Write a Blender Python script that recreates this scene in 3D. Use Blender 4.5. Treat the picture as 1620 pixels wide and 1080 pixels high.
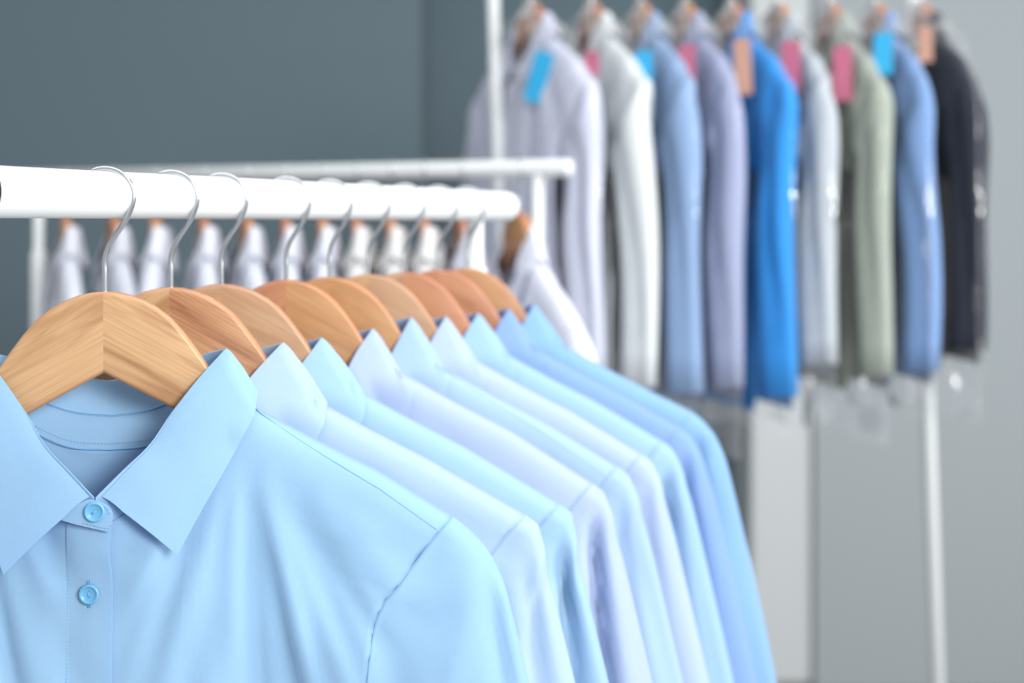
import bpy, math, random
from mathutils import Vector, Matrix, noise

for o in list(bpy.data.objects): bpy.data.objects.remove(o)
S = bpy.context.scene
C = S.collection
MM = 0.001
R = math.radians

# ------------------------------------------------------------------ camera
CAM_H = 1.48
cam_d = bpy.data.cameras.new('camera'); cam = bpy.data.objects.new('camera', cam_d); C.objects.link(cam)
cam.location = (0, 0, CAM_H); cam.rotation_euler = (R(90), 0, 0)
cam_d.sensor_width = 36; cam_d.lens = 2200 / 1620 * 36; cam_d.shift_y = -185 / 1620
cam_d.clip_start = 0.05
cam_d.dof.use_dof = True; cam_d.dof.focus_distance = 0.87; cam_d.dof.aperture_fstop = 4.0
S.camera = cam
S.cycles.transparent_max_bounces = 48
# ------------------------------------------------------------------ light
S.view_settings.view_transform = 'Standard'; S.view_settings.look = 'None'
S.view_settings.gamma = 1; S.view_settings.use_curve_mapping = False
S.view_settings.exposure = 0.08
W = bpy.data.worlds.new('world'); S.world = W; W.use_nodes = True
bg = W.node_tree.nodes['Background']; bg.inputs[0].default_value = (0.93, 0.97, 1.0, 1); bg.inputs[1].default_value = 0.56

def area(name, loc, target, sx, sy, power, col=(1, 1, 1)):
    l = bpy.data.lights.new(name, 'AREA'); l.shape = 'RECTANGLE'; l.size = sx; l.size_y = sy; l.energy = power; l.color = col
    o = bpy.data.objects.new(name, l); C.objects.link(o); o.location = loc
    o.rotation_euler = (Vector(target) - Vector(loc)).to_track_quat('-Z', 'Y').to_euler()
    return o
area('softbox_light', (1.75, -1.7, 2.35), (0.0, 1.6, 1.4), 1.2, 1.2, 135)
area('side_window_light', (2.9, 1.2, 2.3), (0.0, 2.0, 1.4), 1.6, 1.6, 85, (1.0, 0.99, 0.97))
area('overhead_fill_light', (0.1, 1.1, 2.95), (0.1, 1.1, 0), 2.4, 1.8, 30)  # added unseen overhead fill, brightens the rails and shoulders from above

# ------------------------------------------------------------------ materials
def lin(c):
    f = lambda v: v / 12.92 if v <= 0.04045 else ((v + 0.055) / 1.055) ** 2.4
    return tuple(f(v / 255) for v in c) + (1,)
def mat(name, rgb, rough=0.6, metal=0.0, spec=0.5, coat=0.0, sheen=0.0):
    m = bpy.data.materials.new(name); m.use_nodes = True
    b = m.node_tree.nodes['Principled BSDF']
    b.inputs['Base Color'].default_value = lin(rgb); b.inputs['Roughness'].default_value = rough
    b.inputs['Metallic'].default_value = metal; b.inputs['Specular IOR Level'].default_value = spec
    b.inputs['Coat Weight'].default_value = coat; b.inputs['Sheen Weight'].default_value = sheen
    return m
def cloth(name, rgb, weave=True, trans=0.25, tcol=None):
    m = mat(name, rgb, 0.85, spec=0.15, sheen=0.12); nt = m.node_tree; N = nt.nodes; L = nt.links
    b = N['Principled BSDF']; out = N['Material Output']
    tc = N.new('ShaderNodeTexCoord')
    if weave:
        # fine poplin weave: two crossed thread waves + light slub noise, bump and a few per cent of tone
        mp = N.new('ShaderNodeMapping'); L.new(tc.outputs['Object'], mp.inputs[0])
        w1 = N.new('ShaderNodeTexNoise'); w1.inputs['Scale'].default_value = 1.0
        mp.inputs['Scale'].default_value = (2600, 300, 160); L.new(mp.outputs[0], w1.inputs['Vector'])
        mp2 = N.new('ShaderNodeMapping'); mp2.inputs['Scale'].default_value = (160, 300, 2600); L.new(tc.outputs['Object'], mp2.inputs[0])
        w2 = N.new('ShaderNodeTexNoise'); w2.inputs['Scale'].default_value = 1.0; L.new(mp2.outputs[0], w2.inputs['Vector'])
        ad = N.new('ShaderNodeMath'); ad.operation = 'ADD'; L.new(w1.outputs['Fac'], ad.inputs[0]); L.new(w2.outputs['Fac'], ad.inputs[1])
        bp = N.new('ShaderNodeBump'); bp.inputs['Strength'].default_value = 0.12; bp.inputs['Distance'].default_value = 0.0003
        L.new(ad.outputs[0], bp.inputs['Height']); L.new(bp.outputs[0], b.inputs['Normal'])
        cr = N.new('ShaderNodeMapRange'); cr.inputs['From Min'].default_value = 0.6; cr.inputs['From Max'].default_value = 1.4
        cr.inputs['To Min'].default_value = 0.95; cr.inputs['To Max'].default_value = 1.03; L.new(ad.outputs[0], cr.inputs['Value'])
        mx = N.new('ShaderNodeVectorMath'); mx.operation = 'SCALE'; mx.inputs[0].default_value = lin(rgb)[:3]
        L.new(cr.outputs[0], mx.inputs['Scale']); L.new(mx.outputs[0], b.inputs['Base Color'])
    t = N.new('ShaderNodeBsdfTranslucent'); t.inputs['Color'].default_value = lin(tcol or rgb)
    ms = N.new('ShaderNodeMixShader'); ms.inputs[0].default_value = trans
    L.new(b.outputs[0], ms.inputs[1]); L.new(t.outputs[0], ms.inputs[2]); L.new(ms.outputs[0], out.inputs['Surface'])
    return m
def wood(name, a, b_, edge=None, scale=1.0, streak=0.5):
    m = mat(name, a, 0.38, spec=0.4, coat=0.15); nt = m.node_tree; N = nt.nodes; L = nt.links
    b = N['Principled BSDF']
    tc = N.new('ShaderNodeTexCoord'); oi = N.new('ShaderNodeObjectInfo')
    sx = N.new('ShaderNodeSeparateXYZ'); L.new(tc.outputs['Object'], sx.inputs[0])
    ab = N.new('ShaderNodeMath'); ab.operation = 'ABSOLUTE'; L.new(sx.outputs[0], ab.inputs[0])
    # grain runs along each arm: g = z*cos + |x|*sin , along = |x|*cos - z*sin
    def lc(p, q, ka, kb):
        m1 = N.new('ShaderNodeMath'); m1.operation = 'MULTIPLY'; m1.inputs[1].default_value = ka; L.new(p, m1.inputs[0])
        m2 = N.new('ShaderNodeMath'); m2.operation = 'MULTIPLY_ADD'; m2.inputs[1].default_value = kb; L.new(q, m2.inputs[0]); L.new(m1.outputs[0], m2.inputs[2])
        return m2.outputs[0]
    g = lc(sx.outputs[2], ab.outputs[0], 0.87, 0.49); al = lc(ab.outputs[0], sx.outputs[2], 0.87, -0.49)
    rnd = N.new('ShaderNodeMath'); rnd.operation = 'MULTIPLY'; rnd.inputs[1].default_value = 37.0; L.new(oi.outputs['Random'], rnd.inputs[0])
    def tex(kg, ka, sc, det, dist):
        cb = N.new('ShaderNodeCombineXYZ')
        for src, k, i in ((g, kg, 0), (al, ka, 1)):
            mm = N.new('ShaderNodeMath'); mm.operation = 'MULTIPLY_ADD'; mm.inputs[1].default_value = k; L.new(src, mm.inputs[0]); L.new(rnd.outputs[0], mm.inputs[2])
            L.new(mm.outputs[0], cb.inputs[i])
        L.new(sx.outputs[1], cb.inputs[2])
        t = N.new('ShaderNodeTexNoise'); t.inputs['Scale'].default_value = sc; t.inputs['Detail'].default_value = det
        t.inputs['Distortion'].default_value = dist; L.new(cb.outputs[0], t.inputs['Vector']); return t.outputs['Fac']
    big = tex(75 * scale, 9, 1.0, 3, 0.6); fine = tex(800 * scale, 14, 1.0, 4, 0.3)
    r1 = N.new('ShaderNodeValToRGB'); L.new(big, r1.inputs[0])
    r1.color_ramp.elements[0].position = 0.34; r1.color_ramp.elements[0].color = lin(b_)
    r1.color_ramp.elements[1].position = 0.56; r1.color_ramp.elements[1].color = lin(a)
    r2 = N.new('ShaderNodeMapRange'); r2.inputs['From Min'].default_value = 0.3; r2.inputs['From Max'].default_value = 0.6
    r2.inputs['To Min'].default_value = 1.0 - 0.38 * streak; r2.inputs['To Max'].default_value = 1.03; L.new(fine, r2.inputs['Value'])
    mx = N.new('ShaderNodeVectorMath'); mx.operation = 'SCALE'; L.new(r1.outputs[0], mx.inputs[0]); L.new(r2.outputs[0], mx.inputs['Scale'])
    # end-grain rim of each arm is a redder, smoother wood
    sn = N.new('ShaderNodeSeparateXYZ'); L.new(tc.outputs['Normal'], sn.inputs[0])
    an = N.new('ShaderNodeMath'); an.operation = 'ABSOLUTE'; L.new(sn.outputs[1], an.inputs[0])
    rm = N.new('ShaderNodeMapRange'); rm.inputs['From Min'].default_value = 0.95; rm.inputs['From Max'].default_value = 0.6; L.new(an.outputs[0], rm.inputs['Value'])
    rx = N.new('ShaderNodeMixRGB'); rx.inputs[2].default_value = lin([a[0] * 0.98, a[1] * 0.9, a[2] * 0.9]); L.new(rm.outputs[0], rx.inputs[0]); L.new(mx.outputs[0], rx.inputs[1])
    L.new(rx.outputs[0], b.inputs['Base Color'])
    bp = N.new('ShaderNodeBump'); bp.inputs['Strength'].default_value = 0.15; bp.inputs['Distance'].default_value = 0.0004
    L.new(fine, bp.inputs['Height']); L.new(bp.outputs[0], b.inputs['Normal'])
    return m
def painted(name, rgb, var=0.03, rough=0.9):
    m = mat(name, rgb, rough, spec=0.2); nt = m.node_tree; N = nt.nodes; L = nt.links
    n = N.new('ShaderNodeTexNoise'); n.inputs['Scale'].default_value = 160; n.inputs['Detail'].default_value = 4
    tc = N.new('ShaderNodeTexCoord'); L.new(tc.outputs['Object'], n.inputs['Vector'])
    bp = N.new('ShaderNodeBump'); bp.inputs['Strength'].default_value = 0.15; bp.inputs['Distance'].default_value = 0.001
    L.new(n.outputs['Fac'], bp.inputs['Height']); L.new(bp.outputs[0], N['Principled BSDF'].inputs['Normal'])
    return m
def plastic(name):
    m = bpy.data.materials.new(name); m.use_nodes = True; nt = m.node_tree; N = nt.nodes; L = nt.links; N.clear()
    out = N.new('ShaderNodeOutputMaterial'); tr = N.new('ShaderNodeBsdfTransparent'); tr.inputs[0].default_value = (0.985, 0.987, 0.99, 1)
    gl = N.new('ShaderNodeBsdfGlossy'); gl.inputs['Roughness'].default_value = 0.16; gl.inputs[0].default_value = (1, 1, 1, 1)
    df = N.new('ShaderNodeBsdfDiffuse'); df.inputs[0].default_value = (0.75, 0.77, 0.8, 1)
    fr = N.new('ShaderNodeFresnel'); fr.inputs[0].default_value = 1.5
    tc = N.new('ShaderNodeTexCoord'); n = N.new('ShaderNodeTexNoise'); n.inputs['Scale'].default_value = 16; n.inputs['Detail'].default_value = 3; n.inputs['Distortion'].default_value = 1.2
    L.new(tc.outputs['Object'], n.inputs['Vector'])
    bp = N.new('ShaderNodeBump'); bp.inputs['Strength'].default_value = 0.9; bp.inputs['Distance'].default_value = 0.02
    L.new(n.outputs['Fac'], bp.inputs['Height']); L.new(bp.outputs[0], gl.inputs['Normal']); L.new(bp.outputs[0], fr.inputs['Normal'])
    m0 = N.new('ShaderNodeMixShader'); m0.inputs[0].default_value = 0.075; L.new(tr.outputs[0], m0.inputs[1]); L.new(df.outputs[0], m0.inputs[2])
    m1 = N.new('ShaderNodeMixShader'); fm = N.new('ShaderNodeMath'); fm.operation = 'MULTIPLY'; fm.use_clamp = True; n2 = N.new('ShaderNodeTexNoise'); n2.inputs['Scale'].default_value = 9; n2.inputs['Detail'].default_value = 2; L.new(tc.outputs['Object'], n2.inputs['Vector']); mr = N.new('ShaderNodeMapRange'); mr.inputs['From Min'].default_value = 0.52; mr.inputs['From Max'].default_value = 0.68; mr.inputs['To Min'].default_value = 0.06; mr.inputs['To Max'].default_value = 1.5; L.new(n2.outputs['Fac'], mr.inputs['Value']); L.new(mr.outputs[0], fm.inputs[1]); L.new(fr.outputs[0], fm.inputs[0]); L.new(fm.outputs[0], m1.inputs[0]); L.new(m0.outputs[0], m1.inputs[1]); L.new(gl.outputs[0], m1.inputs[2])
    L.new(m1.outputs[0], out.inputs['Surface']); return m

M_white = mat('white powder coat', (214, 218, 219), 0.38, spec=0.35)
M_chrome = mat('polished steel wire', (200, 204, 208), 0.18, metal=1.0)
M_black = mat('black plastic', (22, 24, 26), 0.5)
M_grey = mat('grey plastic caster', (70, 72, 75), 0.5)
M_plastic = plastic('clear garment film')
M_wall_dark = painted('slate grey paint', (96, 112, 120))
M_wall_light = painted('pale grey paint', (156, 163, 167))
M_pilaster = painted('brightened pilaster paint', (194, 199, 201))  # paler than the wall: the strip's light is painted into its colour
M_base = mat('white baseboard', (196, 196, 192), 0.6)
M_floor = painted('grey screed floor', (150, 148, 145), rough=0.6)
WOODS = [wood('hanger beech', (190, 152, 112), (160, 118, 80), scale=0.8, streak=0.45),
         wood('hanger reddish grain', (190, 142, 104), (150, 98, 68), streak=0.9),
         wood('hanger plain tan', (178, 142, 110), (164, 124, 92), scale=0.7, streak=0.3),
         wood('hanger honey', (180, 134, 92), (162, 112, 72), scale=0.5, streak=0.35),
         wood('hanger sapele', (176, 122, 88), (152, 98, 68), scale=0.7, streak=0.35)]

# ------------------------------------------------------------------ helpers
def mesh_obj(name, verts, faces, m, parent=None, smooth=True, mats=None):
    me = bpy.data.meshes.new(name); me.from_pydata([tuple(v) for v in verts], [], faces); me.validate(); me.update()
    for p in me.polygons: p.use_smooth = smooth
    me.materials.append(m)
    o = bpy.data.objects.new(name, me); C.objects.link(o)
    if parent: o.parent = parent
    return o
def thing(name, label, cat, loc=(0, 0, 0), rz=0.0, group=None):
    o = bpy.data.objects.new(name, None); o.empty_display_size = 0.05; C.objects.link(o)
    o.location = loc; o.rotation_euler = (0, 0, rz); o['label'] = label; o['category'] = cat; o['kind'] = 'thing'
    if group: o['group'] = group
    return o
def grid_faces(nu, nv, off=0, closed=False):
    f = []
    for i in range(nv - 1):
        for j in range(nu if closed else nu - 1):
            k = (j + 1) % nu
            f.append((off + i * nu + j, off + i * nu + k, off + (i + 1) * nu + k, off + (i + 1) * nu + j))
    return f
def solid(o, th, off=0.0):
    md = o.modifiers.new('thickness', 'SOLIDIFY'); md.thickness = th; md.offset = off; return o
def crisp(o):
    md = o.modifiers.new('crisp edge', 'EDGE_SPLIT'); md.split_angle = R(50); return o
def bevel(o, w, n=3):
    md = o.modifiers.new('bevel', 'BEVEL'); md.width = w; md.segments = n; md.limit_method = 'ANGLE'; return o
def spline(P, n):
    """Catmull-Rom through points P, n samples uniformly in parameter."""
    out = []
    P = [Vector(p) for p in P]; m = len(P) - 1
    for i in range(n):
        t = i / (n - 1) * m; k = min(int(t), m - 1); u = t - k
        p0 = P[k - 1] if k > 0 else P[0] * 2 - P[1]; p1 = P[k]; p2 = P[k + 1]; p3 = P[k + 2] if k + 2 <= m else P[m] * 2 - P[m - 1]
        out.append(0.5 * (2 * p1 + (p2 - p0) * u + (2 * p0 - 5 * p1 + 4 * p2 - p3) * u * u + (3 * p1 - p0 - 3 * p2 + p3) * u ** 3))
    return out
def tube(pts, r, n=10, cap=True):
    V, F = [], []
    pts = [Vector(p) for p in pts]; up = None
    for i, p in enumerate(pts):
        t = (pts[min(i + 1, len(pts) - 1)] - pts[max(i - 1, 0)]).normalized()
        if up is None:
            up = t.orthogonal().normalized()
        up = (up - t * up.dot(t)).normalized(); b = t.cross(up)
        rr = r(i / (len(pts) - 1)) if callable(r) else r
        for k in range(n):
            a = 2 * math.pi * k / n; V.append(p + (up * math.cos(a) + b * math.sin(a)) * rr)
    F = grid_faces(n, len(pts), 0, True)
    if cap: F += [tuple(range(n))[::-1], tuple(range((len(pts) - 1) * n, len(pts) * n))]
    return V, F
class MB:
    def __init__(s): s.v = []; s.f = []
    def add(s, V, F):
        o = len(s.v); s.v += [tuple(v) for v in V]; s.f += [tuple(i + o for i in f) for f in F]
    def box(s, a, b):
        x0, y0, z0 = a; x1, y1, z1 = b
        s.add([(x0, y0, z0), (x1, y0, z0), (x1, y1, z0), (x0, y1, z0), (x0, y0, z1), (x1, y0, z1), (x1, y1, z1), (x0, y1, z1)],
              [(0, 3, 2, 1), (4, 5, 6, 7), (0, 1, 5, 4), (1, 2, 6, 5), (2, 3, 7, 6), (3, 0, 4, 7)])
    def obj(s, name, m, parent=None, smooth=True, k=1.0):
        return mesh_obj(name, [(v[0] * k, v[1] * k, v[2] * k) for v in s.v], s.f, m, parent, smooth)
def interp(tab, x):
    if x <= tab[0][0]: return tab[0][1]
    for (a, b), (c, d) in zip(tab, tab[1:]):
        if x <= c: return b + (d - b) * (x - a) / (c - a)
    return tab[-1][1]
def sm(t): t = max(0, min(1, t)); return t * t * (3 - 2 * t)

# ------------------------------------------------------------------ setting
def struct(o): o['kind'] = 'structure'; return o
b = MB(); b.box((-3.2, -2.2, -0.1), (3.6, 5.1, 0.0)); struct(b.obj('floor', M_floor, smooth=False))
b = MB(); b.box((-3.2, 4.45, 0.0), (-0.29, 5.1, 3.0)); struct(b.obj('wall_left', M_wall_dark, smooth=False))
b = MB(); b.box((-0.29, 4.85, 0.0), (0.775, 5.1, 3.0)); struct(b.obj('wall_back', M_wall_dark, smooth=False))
b = MB(); b.box((0.765, 4.47, 0.0), (0.97, 5.1, 3.0)); struct(bevel(b.obj('trim_1', M_pilaster, smooth=False), 0.02))
b = MB(); b.box((0.97, 4.45, 0.0), (3.6, 5.1, 3.0)); struct(b.obj('wall_right', M_wall_light, smooth=False))

# ------------------------------------------------------------------ racks
def rod(mb, p, q, r, n=40, round_end=False):
    p, q = Vector(p), Vector(q); d = (q - p).normalized()
    pts, rad = [p, q], [r, r]
    if round_end:
        e = r * 0.45
        pts = [p]; rad = [r]
        for k in range(7):
            a = k / 6 * math.pi / 2; pts.append(q - d * e + d * e * math.sin(a)); rad.append(max(r - e + e * math.cos(a), 0.001))
    V = []; up = d.orthogonal().normalized(); bb = d.cross(up)
    for c, rr in zip(pts, rad):
        for k in range(n):
            a = 2 * math.pi * k / n; V.append(c + (up * math.cos(a) + bb * math.sin(a)) * rr)
    mb.add(V, grid_faces(n, len(pts), 0, True) + [tuple(range(n))[::-1], tuple(range((len(pts) - 1) * n, len(pts) * n))])
def rack(name, label, A, B, rr, posts, lean=0.0, pr=0.011, sleeve_top=None, sleeve_r=0.014):
    """A, B rail ends (world). posts = distances along the rail. The frame, feet and casters stand on the floor."""
    A, B = Vector(A), Vector(B); d = (B - A).normalized(); side = Vector((-d.y, d.x, 0))
    t = thing(name, label, 'clothes rack', (A.x, A.y, 0))
    loc = lambda p: Vector(p) - Vector((A.x, A.y, 0))
    m = MB(); rod(m, loc(A), loc(B), rr, 48, True); rod(m, loc(A + d * 0.01), loc(A), rr, 48, True); m.obj('rail', M_white, t)
    feet = []
    for s in posts:
        top = A + d * s; bot = Vector((top.x, top.y, 0.10)) + d * (top.z * lean)
        m = MB(); rod(m, loc(top), loc(bot), pr, 28)
        po = m.obj('post', M_white, t)
        st = sleeve_top if sleeve_top else top.z - 0.04
        f = (top.z - st) / (top.z - 0.10); sp = top.lerp(bot, f)
        m = MB(); rod(m, loc(bot), loc(sp), sleeve_r, 28, True); m.obj('post_sleeve', M_white, t)
        m = MB(); rod(m, loc(bot - side * 0.24), loc(bot + side * 0.24), 0.012, 24, True); m.obj('foot_bar', M_white, t)
        for q in (-0.22, 0.22):
            c = bot + side * q
            m = MB(); w = Vector((c.x, c.y, 0.028)); rod(m, loc(w - d * 0.011), loc(w + d * 0.011), 0.028, 28); rod(m, loc(w), loc(c), 0.005, 12)
            m.obj('caster', M_grey, t)
        feet.append(bot)
    if len(feet) > 1:
        m = MB(); rod(m, loc(feet[0]), loc(feet[1]), 0.010, 24); m.obj('lower_bar', M_white, t)
    return t
RAIL_H = CAM_H + 0.019
rdir = Vector((0.445, 1.0, 0)).normalized()
def rail_pt(Z): return Vector((-0.299 + 0.445 * (Z - 0.812), Z, RAIL_H))
RA = rail_pt(0.809); RB = rail_pt(1.475)
fr = rack('clothes_rack', 'white metal clothes rack whose rail carries the nine blue shirts in front', rail_pt(0.42), RB, 0.0153,
          [0.03, (rail_pt(1.40) - rail_pt(0.42)).length], pr=0.0088, sleeve_top=1.466 - 0.028, sleeve_r=0.0132)
# black joint ring on the front rail, just where the picture begins
m = MB(); rod(m, rail_pt(0.7985) - rail_pt(0.42) + Vector((0, 0, RAIL_H)), rail_pt(0.785) - rail_pt(0.42) + Vector((0, 0, RAIL_H)), 0.0158, 40)
m.obj('rail_joint', M_black, fr)
MID_H = CAM_H + 0.081
def mid_pt(s): return Vector((-0.81 + 0.848 * s, 2.38 - 0.38 * s, MID_H))
rack('clothes_rack', 'white metal clothes rack behind the blue shirts, holding the white shirts',
     mid_pt(-0.04), mid_pt(1.055), 0.0125, [0.037, 0.966], pr=0.0085, sleeve_top=1.435, sleeve_r=0.0125)
BZ = 2.6; BK_H = CAM_H + 0.414 + 0.062
rack('clothes_rack', 'tall white clothes rack at the back, holding the garments in plastic covers',
     (-0.16, BZ + 0.03, BK_H), (0.92, BZ + 0.03, BK_H), 0.0125, [0.123, 0.917], lean=0.034, pr=0.0115, sleeve_top=1.80, sleeve_r=0.0125)

# ------------------------------------------------------------------ hangers
H_TOP = [(0, 0), (10, -0.8), (20, -3.6), (30, -8.6), (40, -15.8), (52, -29.5), (66, -50), (78, -67), (92, -83), (110, -96), (140, -113), (180, -136), (202, -149), (209, -151), (212, -155)]
H_BOT = [(0, -52), (44, -76), (100, -108), (150, -135), (194, -160), (204, -163), (210, -160), (212, -156)]
def hanger(name_label, loc, rz, woods, group, res=1.0, hook_r=18.0, hook_h=62.0, flip=1, hw=1.0):
    t = thing('wooden_hanger', name_label, 'hanger', loc, rz, group)
    n = int(34 * res); hy = 6.6
    xs = [214 * (1 - (1 - i / n) ** 1.35) for i in range(n + 1)]
    for s in (-1, 1):
        V = []
        prof = []
        K = 6 if res >= 1 else 3
        for (cy, cz, a0) in ((hy, 1, 0), (-hy, 1, 90), (-hy, -1, 180), (hy, -1, 270)):
            for k in range(K + 1):
                prof.append((cy, cz, math.radians(a0 + 90 * k / K)))
        for x in xs:
            zt, zb = interp(H_TOP, x), interp(H_BOT, x); r = min(3.2, (zt - zb) * 0.45 + 0.2)
            # slope-corrected corner radius
            for (cy, sgn, a) in prof:
                py = (abs(cy) - r) * (1 if cy > 0 else -1) + r * math.cos(a)
                zz = (zt - r) if sgn > 0 else (zb + r)
                V.append((s * x * hw * MM, py * MM, (zz + r * math.sin(a)) * MM))
        m_ = len(prof)
        nv_ = len(V); V += V[:m_]; F = grid_faces(m_, len(xs), 0, True) + [tuple(range(nv_, nv_ + m_)), tuple(range((len(xs) - 1) * m_, len(xs) * m_))[::-1]]
        o = mesh_obj('wooden_arm', V, F, woods[0] if s < 0 else woods[1], t)
        # keep the butt joint crisp
        for p in o.data.polygons:
            if abs(p.normal.x) > 0.95 and abs(p.center.x) < 0.001: p.use_smooth = False
    H, r = hook_h, hook_r
    cz = H + 15.3 + 1.7 - r   # arc centre: the wire rests on top of the rail
    pts = []
    for a in range(205, -22, -5):
        pts.append((r * math.cos(R(a)) * flip, 0, cz + r * math.sin(R(a))))
    tail = [pts[-1], (13.2 * flip, 0, cz - 15), (6.0 * flip, 0, cz - 26), (2.2 * flip, 0, cz - 33), (0, 0, cz - 41), (0, 0, cz - 50), (0, 0, -3)]
    pts = pts[:-1] + [tuple(p) for p in spline(tail, 34)]
    pts = [Vector(p) * MM for p in pts]
    V, F = tube(pts, lambda u: 0.00175 * (0.75 if u < 0.004 else 1), 12 if res >= 1 else 6)
    mesh_obj('hook', V, F, M_chrome, t)
    return t

# ------------------------------------------------------------------ shirts
NSEG = [2.5]
def make_shirt(label, cat, name, loc, rz, group, M, seed=0, res=1.0, tipx=224.0, tipz=-151.0, front=1.0, back=0.72, peak=(76, -38.5), corner=(96, -66),
               hem=-720, buttons=True, detail=True, sleeve_dx=0.0, straight=0.0, groove=8.0, gx=-3.0, gs=0.09, hang=None, wavy=0.0, fold=5.0, leaf_long=1.0, Mdark=None, Mbtn=None):
    t = thing(name, label, cat, loc, rz, group)
    rnd = random.Random(seed)
    nx0, nz0 = 67.0, -70.0          # neck point on the shoulder ridge
    RID = [(-400, 0), (0, -30), (72, -66), (98, -78), (133, -97.5), (176, -120), (tipx, tipz), (tipx + 60, tipz - 60)]
    ridge = lambda a: interp(RID, a)
    def base(a, z, D, L, k1, cap, k2):
        d = max(0.0, ridge(a) - z); q = min(d / L, 1)
        return D * math.sqrt(max(0, 1 - (1 - q) ** 2)) + k1 * min(d, cap) + k2 * max(0, d - cap)
    # folds radiate down and outwards from the collar points
    def folds(x, z, sd, amp):
        a = abs(x); dx, dz = a - 88, z + 70
        r = math.hypot(dx, dz); ang = math.atan2(dx, -dz)
        A = amp * sm((r - 15) / 150) * sm(a / 45)
        sgn = 3.0 if x < 0 else 0.0
        n1 = noise.noise(Vector((ang * 4.2 + sgn, r * 0.0035, sd * 7.3)))
        n2 = noise.noise(Vector((ang * 10.5 + sgn, r * 0.006, sd * 3.1 + 5)))
        n3 = noise.noise(Vector((x * 0.035, z * 0.02, sd * 1.7)))
        n4 = noise.noise(Vector((x * 0.09 + z * 0.03, z * 0.05, sd * 2.7)))
        return A * (n1 * 1.5 + n2 * 0.9) + n3 * 0.9 * amp / 5 + n4 * 0.25
    def YF(x, z):
        a = abs(x)
        y = base(a, z, 13.5, 20, 0.16 * front, 130, 0.045 * front) + 3.0 * front * math.exp(-(x / 55) ** 2)
        return -(y + folds(x, z, seed + 1, fold) * sm((ridge(a) - z) / 60))
    def YB(x, z):
        a = abs(x)
        y = base(a, z, 13.5, 20, 0.05, 130, 0.015) + 5 * math.exp(-(x / 60) ** 2) * math.exp(-((z + 110) / 70) ** 2)
        return y + folds(x, z, seed + 11, fold * 0.5) * sm((ridge(a) - z) / 60)
    # --- outline curves
    arm_f = [(tipx, tipz), (tipx - 11, tipz - 8), (tipx - 34, tipz - 35), (tipx - 48, tipz - 51), (tipx - 54, tipz - 70), (tipx - 58, tipz - 100), (tipx - 60, tipz - 140), (tipx - 52, tipz - 178)]
    side = [(tipx - 46, tipz - 230), (tipx - 34, tipz - 330), (tipx - 20, (hem + tipz) / 2 - 90), (tipx - 8, hem)]
    nA = int(24 * res); nS = int(26 * res)
    A = [Vector((p[0], p[1], 0)) for p in arm_f]
    Ecurve = spline(A, nA) + spline([A[-1]] + [Vector((p[0], p[1], 0)) for p in side], nS)[1:]
    E = [(p.x, p.y) for p in Ecurve]
    Nf = [(0, -146), (20, -134), (40, -114), (58, -92), (nx0 + 1, -76), (72, -66)]
    Nb = [(0, -106), (24, -104), (44, -95), (60, -82), (69, -72), (72, -66)]
    nN = int(22 * res); nR = int(30 * res)
    def top_curve(Nc):
        c = [(p.x, p.y) for p in spline([Vector((p[0], p[1], 0)) for p in Nc], nN)]
        for i in range(1, nR + 1):
            x = 72 + (tipx - 72) * i / nR; c.append((x, ridge(x)))
        return c
    def panel(pname, Nc, Y, mtl, th_sign):
        T = top_curve(Nc); n = len(T)
        cols = [(-x, z) for x, z in reversed(T[1:])] + T
        V = []
        for (ex, ez), iv in zip(E, range(len(E))):
            g = sm((tipz - ez) / 120); dz = ez - tipz; f = 1 - (tipz - ez) / (tipz - hem)
            for (tx, tz) in cols:
                uu = tx / tipx; ui = (abs(uu)) ** 1.0 * (1 if uu > 0 else -1)
                x = ui * ex if abs(ui) > 0 else 0
                x = tx * (1 - g) * (ex / tipx if abs(tx) > nx0 else 1 - (1 - ex / tipx) * (abs(tx) / nx0)) + x * g
                z = ez + (tz - tipz) * (f ** 1.6)
                V.append((x * MM, Y(x, z) * MM, z * MM))
        o = mesh_obj(pname, V, grid_faces(len(cols), len(E)), mtl, t)
        solid(o, 0.0006, 0); return o
    panel('front_panel', Nf, YF, M, 1); panel('back_panel', Nb, YB, M, 1)
    # --- sleeves: rings from the armhole loop to the cuff
    nphi = int(44 * res); nk = int(46 * res)
    ox = sleeve_dx
    O = [(tipx, tipz), (tipx + 9, tipz - 7), (tipx + 17 + ox * .3, tipz - 15), (tipx + 25 + ox * .6, tipz - 25), (tipx + 34 + ox, tipz - 43), (tipx + 40 + ox, tipz - 64), (tipx + 52 + ox, tipz - 113),
         (tipx + 70 + ox, tipz - 190), (tipx + 88 + ox, tipz - 275), (tipx + 112 + ox, tipz - 400), (tipx + 116 + ox, hem + 30)]
    O = [(x + ((hang or tipx + 26) - x) * straight * sm((tipz - z) / 120), z) for x, z in O]
    I0 = (tipx - 52, tipz - 178)
    I = [I0, (I0[0] + 1, I0[1] - 2), (I0[0] + 2, I0[1] - 5), (I0[0] + 3, I0[1] - 9), (I0[0] + 5, I0[1] - 16), (I0[0] + 8, I0[1] - 26), (I0[0] + 14, I0[1] - 50),
         (I0[0] + 24, I0[1] - 90), (I0[0] + 38, I0[1] - 150), (I0[0] + 60, I0[1] - 240), (I0[0] + 66, O[-1][1] - 14)]
    I = [(x + (tipx - 60 - x) * straight * 0.8 * sm((I0[1] - z) / 120), z) for x, z in I]
    Os = spline([Vector((p[0], p[1], 0)) for p in O], nk); Is = spline([Vector((p[0], p[1], 0)) for p in I], nk)
    armF = [(p.x, p.y) for p in spline(A, nphi // 2 + 1)]
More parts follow.
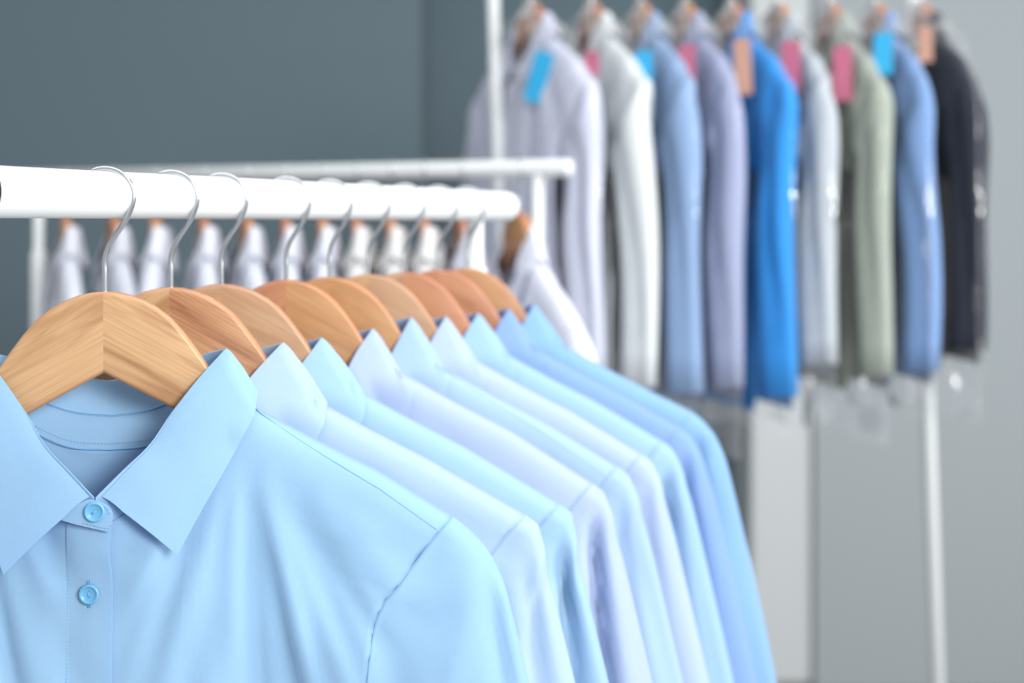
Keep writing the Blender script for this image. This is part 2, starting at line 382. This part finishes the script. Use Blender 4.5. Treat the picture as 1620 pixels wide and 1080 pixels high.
    for s in (-1, 1):
        V = []
        gphase = 0.75 + rnd.uniform(-0.15, 0.2); gamp = groove * rnd.uniform(0.8, 1.2)
        for k in range(nk):
            o_, i_ = Os[k], Is[k]; kk = k / (nk - 1); w = sm(k / (nk * 0.28))
            hf = 26 + 8 * sm(kk * 3); hb = 20 + 8 * sm(kk * 3)
            if front < 0.9: hf *= 0.85; hb *= 0.85
            for j in range(nphi):
                ph = 2 * math.pi * j / nphi; q = (1 - math.cos(ph)) / 2
                ex = o_.x + (i_.x - o_.x) * q; ez = o_.y + (i_.y - o_.y) * q
                sn = math.sin(ph); ey = -(hf if sn > 0 else hb) * math.copysign(abs(sn) ** 0.75, sn)
                # armhole loop point
                jj = j if j <= nphi // 2 else nphi - j
                ax, az = armF[jj]; ay = YF(s * ax, az) if j <= nphi // 2 else YB(s * ax, az)
                if jj == 0: ay = 0
                o0, i0 = Os[0], Is[0]; q0x = o0.x + (i0.x - o0.x) * q; q0z = o0.y + (i0.y - o0.y) * q
                h0 = 26 * (0.85 if front < .9 else 1)
                q0y = -(h0 if sn > 0 else 20 * (0.85 if front < .9 else 1)) * math.copysign(abs(sn) ** 0.75, sn)
                bx, bz, by = ax - q0x, az - q0z, ay - q0y
                # fold displacement, grows away from the armhole
                dd = 0.0
                dd += (noise.noise(Vector((ph * 1.6, kk * 3, seed * 5.1 + s))) * 7 + noise.noise(Vector((ph * 3.2, kk * 5, seed * 2.1 + s))) * 3) * sm(kk / 0.3)
                if sn < 0: dd = -dd
                gather = 1.5 * math.sin(q * 52 + 3 * noise.noise(Vector((q * 9, seed, 0)))) * math.exp(-((kk - 0.04) / 0.04) ** 2) * (1 if k > 0 else 0) * min(1, abs(sn) * 2)
                ex += wavy * noise.noise(Vector((kk * 3.2, seed * 4.7 + s, 0))) * sm(kk * 3); ey += wavy * noise.noise(Vector((kk * 3.0, seed * 2.3 + s, 9))) * sm(kk * 3)
                x = ex + bx * (1 - w); z = ez + bz * (1 - w); drop = tipz - z
                if sn > 0: dd += gamp * math.exp(-((x - (tipx + gx + gs * drop)) / (4.5 + 0.018 * drop)) ** 2) * sm((drop - 10) / 60) - gamp * 0.3 * math.exp(-((x - (tipx + gx - 16 + gs * drop * 0.7)) / 9) ** 2) * sm((drop - 20) / 60)
                y = ey + by * (1 - w) + dd * min(1, abs(sn) * 1.6) - gather
                V.append((s * x * MM, y * MM, z * MM))
        so = mesh_obj('sleeve', V, grid_faces(nphi, nk, 0, True), M, t); solid(so, 0.0006, 0)
        if detail:   # the seam where the sleeve is set in: a fine sunk cord
            pts = [Vector((s * (x + 0.2), YF(s * x, z) - 0.35, z)) * MM for x, z in armF[:int(len(armF) * 0.9)]]
            Vv, Ff = tube(pts, 0.0003, 6); mesh_obj('armhole_seam', Vv, Ff, Mdark or M, t)
            # front yoke seam just under the ridge, with its row of stitches
            pts = []; mb = MB(); last = None
            for i in range(60):
                u = i / 59; x = 96 + (tipx - 11 - 96) * u; z = ridge(x) - 0.3 - 12.5 * u ** 0.8 * (1 if x < 500 else 0)
                p = Vector((s * x, YF(s * x, z) - 0.3, z)); pts.append(p * MM)
            Vv, Ff = tube(pts, 0.0003, 6)
            if seed in (0, 4): mesh_obj('shoulder_seam', Vv, Ff, Mdark or M, t)
    # --- collar
    px, pz = peak; cx, cz = corner
    Cf = [(0.5, -42 * front, -124), (16, -36 * front, -109), (32, -28 * front, -94), (45, -20, -75), (min(60, px - 12), -11, -56), (px, 0, pz), (px - 2, 18 * back, pz - 1), (px - 18, 34 * back, pz - 6), (28, 45 * back, -56), (0, 49 * back, -61)]
    tx, tz = 50 * leaf_long, -160
    T_, K_ = Vector((tx, -45 * front - 3, tz)), Vector((cx - 0.5, -15 * front, cz - 13))
    Lf = [T_, T_.lerp(K_, 0.33) + Vector((0, -2, 0)), T_.lerp(K_, 0.67) + Vector((0.5, -2, 0)), K_, (cx + 0.5, -3, cz), (cx - 5, 18 * back, cz - 9), (px + 4, 38 * back, -84), (45, 53 * back, -95), (0, 58 * back, -101)]
    nC = int(56 * res); nL = max(6, int(12 * res))
    def loop(Pts, n, ty=0): return spline([Vector(p) for p in Pts], n)
    def two(Pts, k):
        a_ = spline([Vector(p) for p in Pts[:k + 1]], nC // 2); b_ = spline([Vector(p) for p in Pts[k:]], nC - nC // 2 + 1); return a_ + b_[1:]
    cR = two(Cf, 5); lR = two(Lf, 3)
    zt_l = -8.0 if detail else -3
    def mirror(v, k=0): return Vector((-v.x, v.y, v.z))
    def leaf_pt(c, l, v, side_s, i):
        # roll over the fold first, then fall to the edge
        out = Vector((l.x - c.x, l.y - c.y, 0)); ln = out.length or 1; out /= ln
        p = c.lerp(l, v); bulge = 3.0 * math.sin(math.pi * v) * (0.4 + 0.6 * (1 - v)); 
        nrm = Vector((0, -1, 0.25)) if c.y < 0 else Vector((c.x * 0.02, 1, 0.25))
        nrm.normalize(); nrm = (nrm + Vector((0.45 * (1 if c.x >= 0 else -1), 0, 0.1))).normalized()
        p = p + nrm * bulge + Vector((0, 0, 1.2)) * math.sin(math.pi * min(1, v * 4)) * 0.8
        p += nrm * 0.8 * noise.noise(Vector((p.x * 0.03, p.z * 0.03, seed * 3.3)))
        wz = sm((ridge(abs(p.x)) + 9 - p.z) / 11) * sm((v - 0.15) / 0.3)      # the leaf lies on the shirt, never inside it
        if l.y < -2.5: p.y += (min(p.y, YF(p.x, p.z) - 1.6 - 4.5 * sm((v - 0.3) * 1.6)) - p.y) * wz
        elif l.y > 3: p.y += (max(p.y, YB(p.x, p.z) + 1.6) - p.y) * wz
        return p
    V = []
    full = [(mirror(c), mirror(l), -1) for c, l in zip(cR, lR)] + [(c, l, 1) for c, l in list(zip(cR, lR))[::-1][1:]]
    # full runs: left front -> back centre -> right front
    for i, (c, l, sd) in enumerate(full):
        if sd < 0:
            fr_ = max(0, 1 - i / (nC * 0.35)); l = l + Vector((-2, -1, zt_l)) * fr_; 
            c = c + Vector((-2.5, -2.0, 0.5)) * fr_
            if i > nC // 2: c.z -= 20 * sm((i - nC / 2) / (nC * 0.12)) * (1 - sm((i - nC * 0.75) / (nC * 0.25)))
        else:
            fr_ = max(0, 1 - (len(full) - 1 - i) / (nC * 0.35)); c = c + Vector((4.0, 1.5, -0.5)) * fr_
        for k in range(nL): V.append(leaf_pt(c, l, k / (nL - 1), sd, i) * MM)
    co = mesh_obj('collar', V, grid_faces(nL, len(full)), M, t); crisp(solid(co, 0.0011, 0))
    # --- collar stand (inner band), with a rounded buttoned tab over the centre front
    V = []; NB = []
    nfr = [Vector((0, 0, -143))]
    nlow = spline([Vector((p[0], p[1], 0)) for p in Nf], nC // 2 + 1); nlb = spline([Vector((p[0], p[1], 0)) for p in Nb], nC - nC // 2)
    low = [Vector((p.x, YF(p.x, p.y) + 0.6, p.y)) for p in nlow][:-1] + [Vector((p.x, YB(p.x, p.y) - 0.6, p.y)) for p in nlb[::-1]]
    low = low[:nC]
    stand = [(mirror(c), mirror(l)) for c, l in zip(cR, low)] + [(c, l) for c, l in list(zip(cR, low))[::-1][1:]]
    for i, (c, l) in enumerate(stand):
        for k in range(7):
            v = k / 6; p = c.lerp(l, v); p.z -= 0.6 * (1 - v)
            cen = Vector((0, 0, p.z)); inn = (cen - p); inn.z = 0; inn.normalize()
            p = p + inn * (0.8 if v < 1 else 0) + inn * -1.2 * math.sin(math.pi * v)
            V.append(p * MM)
    st = mesh_obj('collar_stand', V, grid_faces(7, len(stand)), M, co); crisp(solid(st, 0.0009, 0))
    if detail:
        # tab end of the stand, lapping the other side: outline in (x,z), follows the front
        def tab(x, z): return -(40.5 * front + 3.2) - 0.8 * math.sin((x + 14) * 0.06)
        top = [(-19, -135), (-13, -130.5), (-7, -126.5), (-3, -125.2), (4, -127), (9, -130), (11.3, -134)]
        botm = [(-19, -137.5), (-13, -139.5), (-7, -141.2), (-3, -142.2), (4, -144), (9, -145), (11, -142)]
        tp = spline([Vector((p[0], p[1], 0)) for p in top], 16); bt = spline([Vector((p[0], p[1], 0)) for p in botm], 16)
        V = []
        for a_, b_ in zip(tp, bt):
            for k in range(6):
                p = a_.lerp(b_, k / 5); V.append(Vector((p.x, tab(p.x, p.y), p.y)) * MM)
        tb = mesh_obj('collar_tab', V, grid_faces(6, 16), M, co); crisp(solid(tb, 0.0012, 0))
        mb = MB()
        def dashes(path, r=0.22, step=2.2, ln=1.35, lift=0.35):
            pts = [Vector(p) for p in path]; L = [0]
            for a_, b_ in zip(pts, pts[1:]): L.append(L[-1] + (b_ - a_).length)
            s_ = 0.5
            def at(q):
                for i_ in range(len(L) - 1):
                    if q <= L[i_ + 1]: return pts[i_].lerp(pts[i_ + 1], (q - L[i_]) / max(1e-6, L[i_ + 1] - L[i_]))
                return pts[-1]
            while s_ + ln < L[-1]:
                V_, F_ = tube([at(s_), at(s_ + ln / 2), at(s_ + ln)], r, 5); mb.add(V_, F_); s_ += step
        if seed == 0 or detail == 2:
            dashes([(p.x, tab(p.x, p.y) - 0.85, p.y + 1.8) for p in bt if p.x > -9])
            dashes([(p.x - (1.2 if i_ > 12 else 0), tab(p.x, p.y) - 0.85, p.y - 1.6) for i_, p in enumerate(tp) if p.x > 3])
            for vv in (0.52, 0.9):   # rows round the inside of the band at the back
                row = []
                for i in range(int(nC * 0.62), int(len(stand) - nC * 0.62)):
                    c, l = stand[i]; p = c.lerp(l, vv); inn = Vector((-p.x, -p.y, 0)).normalized(); row.append(p + inn * (1.5 - 1.2 * math.sin(math.pi * vv)))
                dashes(row, r=0.2)
            row = []
            for i in range(int(nC * 0.6), int(len(stand) - nC * 0.6)):
                c, l = stand[i]; p = c.lerp(l, 0.985); inn = Vector((-p.x, -p.y, 0)).normalized(); row.append(p + inn * 0.8)
            V_, F_ = tube(row, 0.5, 6); mb.add(V_, F_)
            row = []
            for i in range(int(nC * 0.6), int(len(stand) - nC * 0.6)):
                c, l = stand[i]; p = c.lerp(l, 0.5); inn = Vector((-p.x, -p.y, 0)).normalized(); row.append(p + inn * 0.45)
            V_, F_ = tube(row, 0.35, 6); mb.add(V_, F_)
    # --- placket
    if detail:
        nz = 70; z0, z1 = -141, hem + 4; xl, xr = -17.5, 10.5
        V = []
        for i in range(nz):
            z = z0 + (z1 - z0) * (i / (nz - 1)) ** 1.3
            wav = 1.2 * math.exp(-((z + 160) / 10) ** 2) * -1.5
            for k in range(7):
                v = k / 6; x = xl + (xr - xl + wav) * v
                lift = -0.5 + (2.6 * v) + 2.6 * math.exp(-((z + 146) / 22) ** 2) * (0.5 + v)
                ysm = min(YF(x, z), YF(0, z) + 0.0)
                V.append(Vector((x, YF(x, z) - lift, z)) * MM)
        pl = mesh_obj('placket', V, grid_faces(7, nz), M, t); crisp(solid(pl, 0.0012, 0))
        def Y_pl(x, z): 
            v = (x - xl) / (xr - xl); return YF(x, z) - (-0.5 + 2.6 * v + 2.6 * math.exp(-((z + 146) / 22) ** 2) * (0.5 + v))
        if seed == 0 or detail == 2:
            dashes([(xl + 0.6, Y_pl(xl, -144 - i * 4) - 0.75, -144 - i * 4) for i in range(60)], r=0.18)
            mb.obj('stitching', Mdark or M, t, k=MM)
        # buttons
        bz = [(-2 + 2.6, -132.5, True)] + [(-3.5, -184 - 78 * i, False) for i in range(6)]
        for (bx, bzz, first) in bz:
            if bzz < hem + 30: continue
            y = (tab(bx, bzz) - 0.8) if first else (Y_pl(bx, bzz) - 1.7)
            prof = [(0, 1.2), (3.1, 1.25), (4.1, 1.5), (4.7, 2.3), (5.3, 2.55), (5.9, 2.3), (6.2, 1.6), (6.1, 0.5), (5.2, 0.0), (0, 0.0)]
            V = []; nn = 32
            for (r_, h_) in prof:
                for k in range(nn):
                    a = 2 * math.pi * k / nn; V.append((bx + r_ * math.cos(a), y - h_, bzz + r_ * math.sin(a)))
            sl = (Y_pl(bx + 6, bzz) - Y_pl(bx - 6, bzz)) / 12 if not first else 0.0; tilt_ = lambda v: Vector((v[0], v[1] + sl * (v[0] - bx), v[2]))
            bo = mesh_obj('button', [tilt_(v) * MM for v in V], grid_faces(nn, len(prof), 0, True), Mbtn or M, t)
            hm = MB(); ang = 0.6 if first else 1.57
            for q in (-1.75, 1.75):
                hx, hz = bx + q * math.cos(ang), bzz + q * math.sin(ang)
                V_ = [(hx + 0.75 * math.cos(2 * math.pi * k / 12), y - 1.32, hz + 0.75 * math.sin(2 * math.pi * k / 12)) for k in range(12)]
                hm.add(V_ + [(v[0], y - 1.0, v[2]) for v in V_], [tuple(range(12))] + grid_faces(12, 2, 0, True))
            hm.v = [tuple(tilt_(v)) for v in hm.v]; hm.obj('thread_hole', Mdark or M, bo, k=MM)
            V_, F_ = tube([Vector((bx - 1.6 * math.cos(ang), y - 1.3, bzz - 1.6 * math.sin(ang))), Vector((bx, y - 2.0, bzz)), Vector((bx + 1.6 * math.cos(ang), y - 1.3, bzz + 1.6 * math.sin(ang)))], 0.42, 8)
            mesh_obj('thread', [tilt_(v) * MM for v in V_], F_, M, bo)
            if not first:
                hb = MB()
                for q in (-1, 1):
                    V_, F_ = tube([(bx + q * 0.55, y - 0.15, bzz + 8.4), (bx + q * 0.5, y - 0.25, bzz), (bx + q * 0.55, y - 0.15, bzz - 8.4)], 0.3, 6); hb.add(V_, F_)
                hb.obj('buttonhole', Mdark or M, pl, k=MM)
    return t

SKY = [(156, 193, 219), (176, 199, 220), (163, 196, 220), (178, 194, 221), (168, 194, 220), (179, 196, 221), (160, 193, 220), (138, 170, 212), (142, 182, 216)]
M_seam = cloth('blue thread', (106, 156, 198), False, 0.0)
M_soft = cloth('soft blue thread', (140, 178, 212), False, 0.0)
M_btn = mat('sky blue button', (98, 160, 200), 0.3, spec=0.4)
FZ = [0.895, 0.9566, 1.0098, 1.0876, 1.1459, 1.2046, 1.2646, 1.3258, 1.3827]
ords = ['nearest', 'second', 'third', 'fourth', 'fifth', 'sixth', 'seventh', 'eighth', 'ninth and last']
tone = ['clear sky blue', 'pale powder blue', 'bright sky blue', 'pale periwinkle blue', 'light blue', 'pale lavender blue', 'clear light blue', 'deeper cornflower blue', 'medium sky blue']
extra = ['both collar wings and buttons visible', 'behind the clear sky blue one', 'sleeve deeply folded', 'with gathered sleeve head',
         'wide collar wing', 'soft rounded shoulder', 'small collar wing', 'partly shaded', 'by the post']
woodpick = [(0, 0), (0, 1), (2, 2), (4, 3), (3, 3), (0, 2), (2, 4), (4, 4), (3, 3)]
hwords = ['pale beech wooden hanger nearest the camera, dark streak on one arm', 'wooden hanger with coarse reddish grain, second on the front rail',
          'plain tan wooden hanger, third on the front rail', 'honey coloured wooden hanger with one redder half, fourth on the front rail', 'honey coloured wooden hanger, fifth on the front rail',
          'pale sandy wooden hanger, sixth on the front rail', 'brownish wooden hanger, seventh on the front rail', 'reddish brown wooden hanger, eighth on the front rail', 'orange brown wooden hanger, last on the front rail near its post']
yaw = [8, 4, 4, 4, 3, 4, 4, 4, 4]
FP = [dict(fold=11.0, groove=7, gx=19, gs=0.13),
      dict(tipx=244, tipz=-160, corner=(106, -80), peak=(76, -39), groove=10),
      dict(tipx=246, tipz=-163, corner=(104, -82), peak=(72, -40), groove=22),
      dict(tipx=240, tipz=-162, corner=(97, -88), peak=(67, -39), gs=0.06, groove=22),
      dict(tipx=238, tipz=-158, corner=(97, -82), peak=(67, -34), groove=9),
      dict(tipx=238, tipz=-158, corner=(99, -88), peak=(67, -37), groove=9),
      dict(tipx=236, tipz=-156, corner=(99, -84), peak=(67, -38), groove=26),
      dict(tipx=232, tipz=-152, corner=(98, -84), peak=(67, -38), groove=28),
      dict(tipx=226, tipz=-145, corner=(98, -80), peak=(67, -37), groove=20)]
for i, Z in enumerate(FZ):
    p = rail_pt(Z); p.z = CAM_H - 0.043
    hanger(hwords[i], p, R(yaw[i]), [WOODS[woodpick[i][0]], WOODS[woodpick[i][1]]], 'wooden hangers on the front rail', 1.0, hw=1.0 if i < 3 else 0.93)
    Mi = cloth('cotton ' + tone[i], SKY[i], tcol=[int(SKY[i][0] * .78), int(SKY[i][1] * 0.99), 246], trans=0.32)
    kw = dict(FP[i]);
    if i: kw.update(leaf_long=1.42, sleeve_dx=-(kw['tipx'] - 224) * 0.9, front=0.6, back=0.55, fold=5.5)
    make_shirt('%s shirt, %s on the front rail, %s' % (tone[i], ords[i], extra[i]),
               'shirt', 'button_up_shirt', p, R(yaw[i]), 'blue shirts on the front rail', Mi, seed=i, Mdark=M_seam if i == 0 else M_soft, Mbtn=M_btn,
               detail=1, res=1.0 if i < 5 else 0.8, **kw)

# ------------------------------------------------------------------ white shirts on the middle rack
M_whites = [cloth('white cotton', (228, 231, 242), False), cloth('ivory cotton', (222, 222, 222), False)]
wpx = [104, 180, 248, 322, 390, 452, 510, 565, 618, 672, 730, 820]
wyaw = [-68, -66, -80, -74, -72, -78, -80, -84, -82, -86, -80, -70]
wl = ['white shirt at the far left end of the middle rack beside its post', 'white shirt second from the left post of the middle rack', 'white shirt third from the left post of the middle rack',
      'white shirt fourth from the left post of the middle rack', 'white shirt fifth from the left post of the middle rack', 'white shirt sixth from the left post of the middle rack',
      'white shirt seventh from the left post of the middle rack', 'ivory shirt eighth from the left post of the middle rack', 'ivory shirt ninth from the left post of the middle rack',
      'ivory shirt tenth from the left post of the middle rack', 'white shirt eleventh from the left post, behind the front rail end', 'white shirt swung open at the right end of the middle rack, its side in view']
for i, px in enumerate(wpx):
    k_ = (px - 810) / 2200; p = mid_pt((2.38 * k_ + 0.81) / (0.848 + 0.38 * k_)); p.z = MID_H - 0.062
    w_ = WOODS[[3, 3, 3, 4, 3, 4, 3, 4, 3, 4, 4, 3][i]]
    hanger('wooden hanger of the ' + wl[i].replace('of the middle rack', 'on middle rack').replace('at the far left end', 'at far left end').replace('swung open at the right end on middle rack, its side in view', 'swung open, at the middle rack right end'), p, R(wyaw[i]), [w_, w_], 'wooden hangers on the middle rack', 0.5, hook_r=15.5, hw=0.93)
    make_shirt(wl[i], 'shirt', 'button_up_shirt', p, R(wyaw[i]), 'white shirts on the middle rack', M_whites[0 if i < 7 or i > 9 else 1], seed=30 + i, res=0.5,
               detail=0, peak=(52, -22), corner=(92, -66), front=0.62, back=0.6, straight=0.8, fold=4, hem=-740)

# ------------------------------------------------------------------ bagged garments on the back rack
bpx = [840, 936, 1014, 1084, 1156, 1232, 1314, 1386, 1456]
byaw = [-63, -70, -74, -76, -74, -80, -82, -84, -84]
bhem = [-720, -720, -730, -720, -735, -680, -700, -690, -655]
bcol = [(198, 202, 220), (206, 212, 214), (134, 160, 196), (150, 158, 186), (52, 138, 212), (172, 180, 188), (152, 160, 150), (116, 146, 190), (46, 50, 60)]
bn = ['pale lavender shirt in a clear cover at the left end of the tall back rack', 'off-white shirt in a clear cover, second on the tall back rack', 'light blue shirt in a clear cover, third on the tall back rack',
      'greyish lavender shirt in a clear cover, fourth on the tall back rack', 'vivid blue shirt in a clear cover, middle of the tall back rack', 'light grey shirt in a clear cover, just right of the vivid blue one',
      'sage grey shirt in a clear cover on the tall back rack', 'denim blue shirt in a clear cover beside the dark one', 'dark charcoal shirt in a clear cover at the right end of the tall back rack']
short = ['lavender', 'off-white', 'light blue', 'greyish lavender', 'vivid blue', 'light grey', 'sage grey', 'denim blue', 'charcoal']
def bag(label, loc, rz, hem, seed, group):
    n, V = 48, []
    prof = [(10, 13, 9), (-8, 20, 12), (-26, 50, 24), (-42, 80, 42), (-66, 106, 56), (-100, 158, 50), (-132, 208, 46), (-160, 244, 44), (-200, 258, 44), (-260, 262, 46), (-400, 264, 50), (-560, 266, 52), (-700, 264, 52), (hem, 262, 48)]
    rows = []
    for i in range(44):
        u = i / 43; z = 10 + (hem - 10) * u ** 1.35
        w = interp([(-a, b_) for a, b_, c in prof], -z); d = interp([(-a, c) for a, b_, c in prof], -z)
        for j in range(n):
            a = 2 * math.pi * j / n; ca, sa = math.cos(a), math.sin(a)
            nn = noise.noise(Vector((ca * 2.5, sa * 2.5 + seed * 3, z * 0.006))) * 12 + noise.noise(Vector((ca * 6, sa * 6 + seed, z * 0.018))) * 6
            k = 1 if z > -30 else 1
            w *= 1 - 0.05 * sm((-z - 60) / 100); wd = nn * sm((30 - z) / 120)
            V.append(Vector(((w + wd * 0.5) * math.copysign(abs(ca) ** 0.8, ca), (d + wd) * math.copysign(abs(sa) ** 0.8, sa), z + (nn * 0.8 if i == 43 else 0))) * MM)
    o = mesh_obj('garment_cover', V, grid_faces(n, 44, 0, True), M_plastic)
    o.location = loc; o.rotation_euler = (0, 0, rz)
    o['label'] = label; o['category'] = 'plastic cover'; o['group'] = group; o['kind'] = 'thing'
    return o
tagc = {'blue': mat('blue card', (36, 158, 206), 0.6), 'pink': mat('pink card', (172, 92, 118), 0.6), 'tan': mat('tan card', (180, 138, 120), 0.6)}
tags = ['blue', 'pink', 'blue', 'pink', 'tan', 'pink', 'pink', 'blue', 'tan']
tpos = [(852, 122, 82, 30, -17), (936, 100, 40, 22, 0), (1018, 122, 84, 26, 0), (1087, 112, 82, 24, 0), (1175, 106, 88, 25, 3), (1251, 105, 82, 28, 0), (1333, 116, 88, 27, 0), (1397, 85, 66, 26, 0), (1464, 70, 56, 20, 0)]
for i, px in enumerate(bpx):
    p = Vector(((px - 810) / 2200 * BZ, BZ, BK_H - 0.062))
    w_ = WOODS[[4, 4, 3, 3, 4, 3, 4, 4, 4][i]]
    hanger('wooden hanger holding the %s shirt on the tall back rack' % short[i], p, R(byaw[i]), [w_, w_], 'wooden hangers on the back rack', 0.5, hook_r=15.5, hw=0.93)
    make_shirt(bn[i], 'shirt', 'button_up_shirt', p, R(byaw[i]), 'covered garments on the back rack', cloth('cotton ' + short[i], bcol[i], False, 0.12), seed=60 + i, res=0.5,
               detail=0, tipx=205, tipz=-150, hang=243, wavy=16, groove=14, peak=(54, -24), corner=(94, -66), front=0.85, back=0.7, straight=0.9, fold=6, hem=bhem[i])
    bag('clear plastic cover over the %s shirt' % short[i], p, R(byaw[i]), bhem[i] - [60, 60, 70, 90, 40, 60, 90, 60, 100][i], 80 + i, 'clear covers on the back rack')
    # paper tag hanging from the hanger neck, outside the cover on its front
    tx, ty, th, tw, tilt = tpos[i]
    yz = BZ - (0.10 if i == 0 else 0.17)
    s = yz / 2200
    c = Vector(((tx - 810) * s, yz, CAM_H - (ty - 355) * s))
    t = thing('paper_tag', '%s paper tag on the cover of the %s shirt' % (tags[i], short[i]), 'tag', c, R(-28))
    hw, hh = tw * s / 2 / math.cos(R(28)), th * s / 2
    mb = MB(); mb.box((-hw, -0.0006, -hh), (hw, 0.0006, hh))
    cd = bevel(mb.obj('card', tagc[tags[i]], t, smooth=False), 0.004); cd.rotation_euler = (0, R(-tilt), 0)
    ca = Vector((math.sin(R(-tilt)) * hh, 0, math.cos(R(-tilt)) * hh * 0.92)) if tilt else Vector((0, 0, hh * 0.92))
    ca = Vector((-math.sin(R(tilt)) * hh * -0.92, 0, hh * 0.9)) if tilt else ca
    neck = (p + Vector((0, 0, 0.012))) - c
    inv = Matrix.Rotation(-R(-28), 3, 'Z'); neck = inv @ neck
    V, F = tube(spline([ca, ca.lerp(neck, 0.5) + Vector((0, -0.004, 0)), neck], 12), 0.0006, 6); mesh_obj('string', V, F, M_whites[1], t)
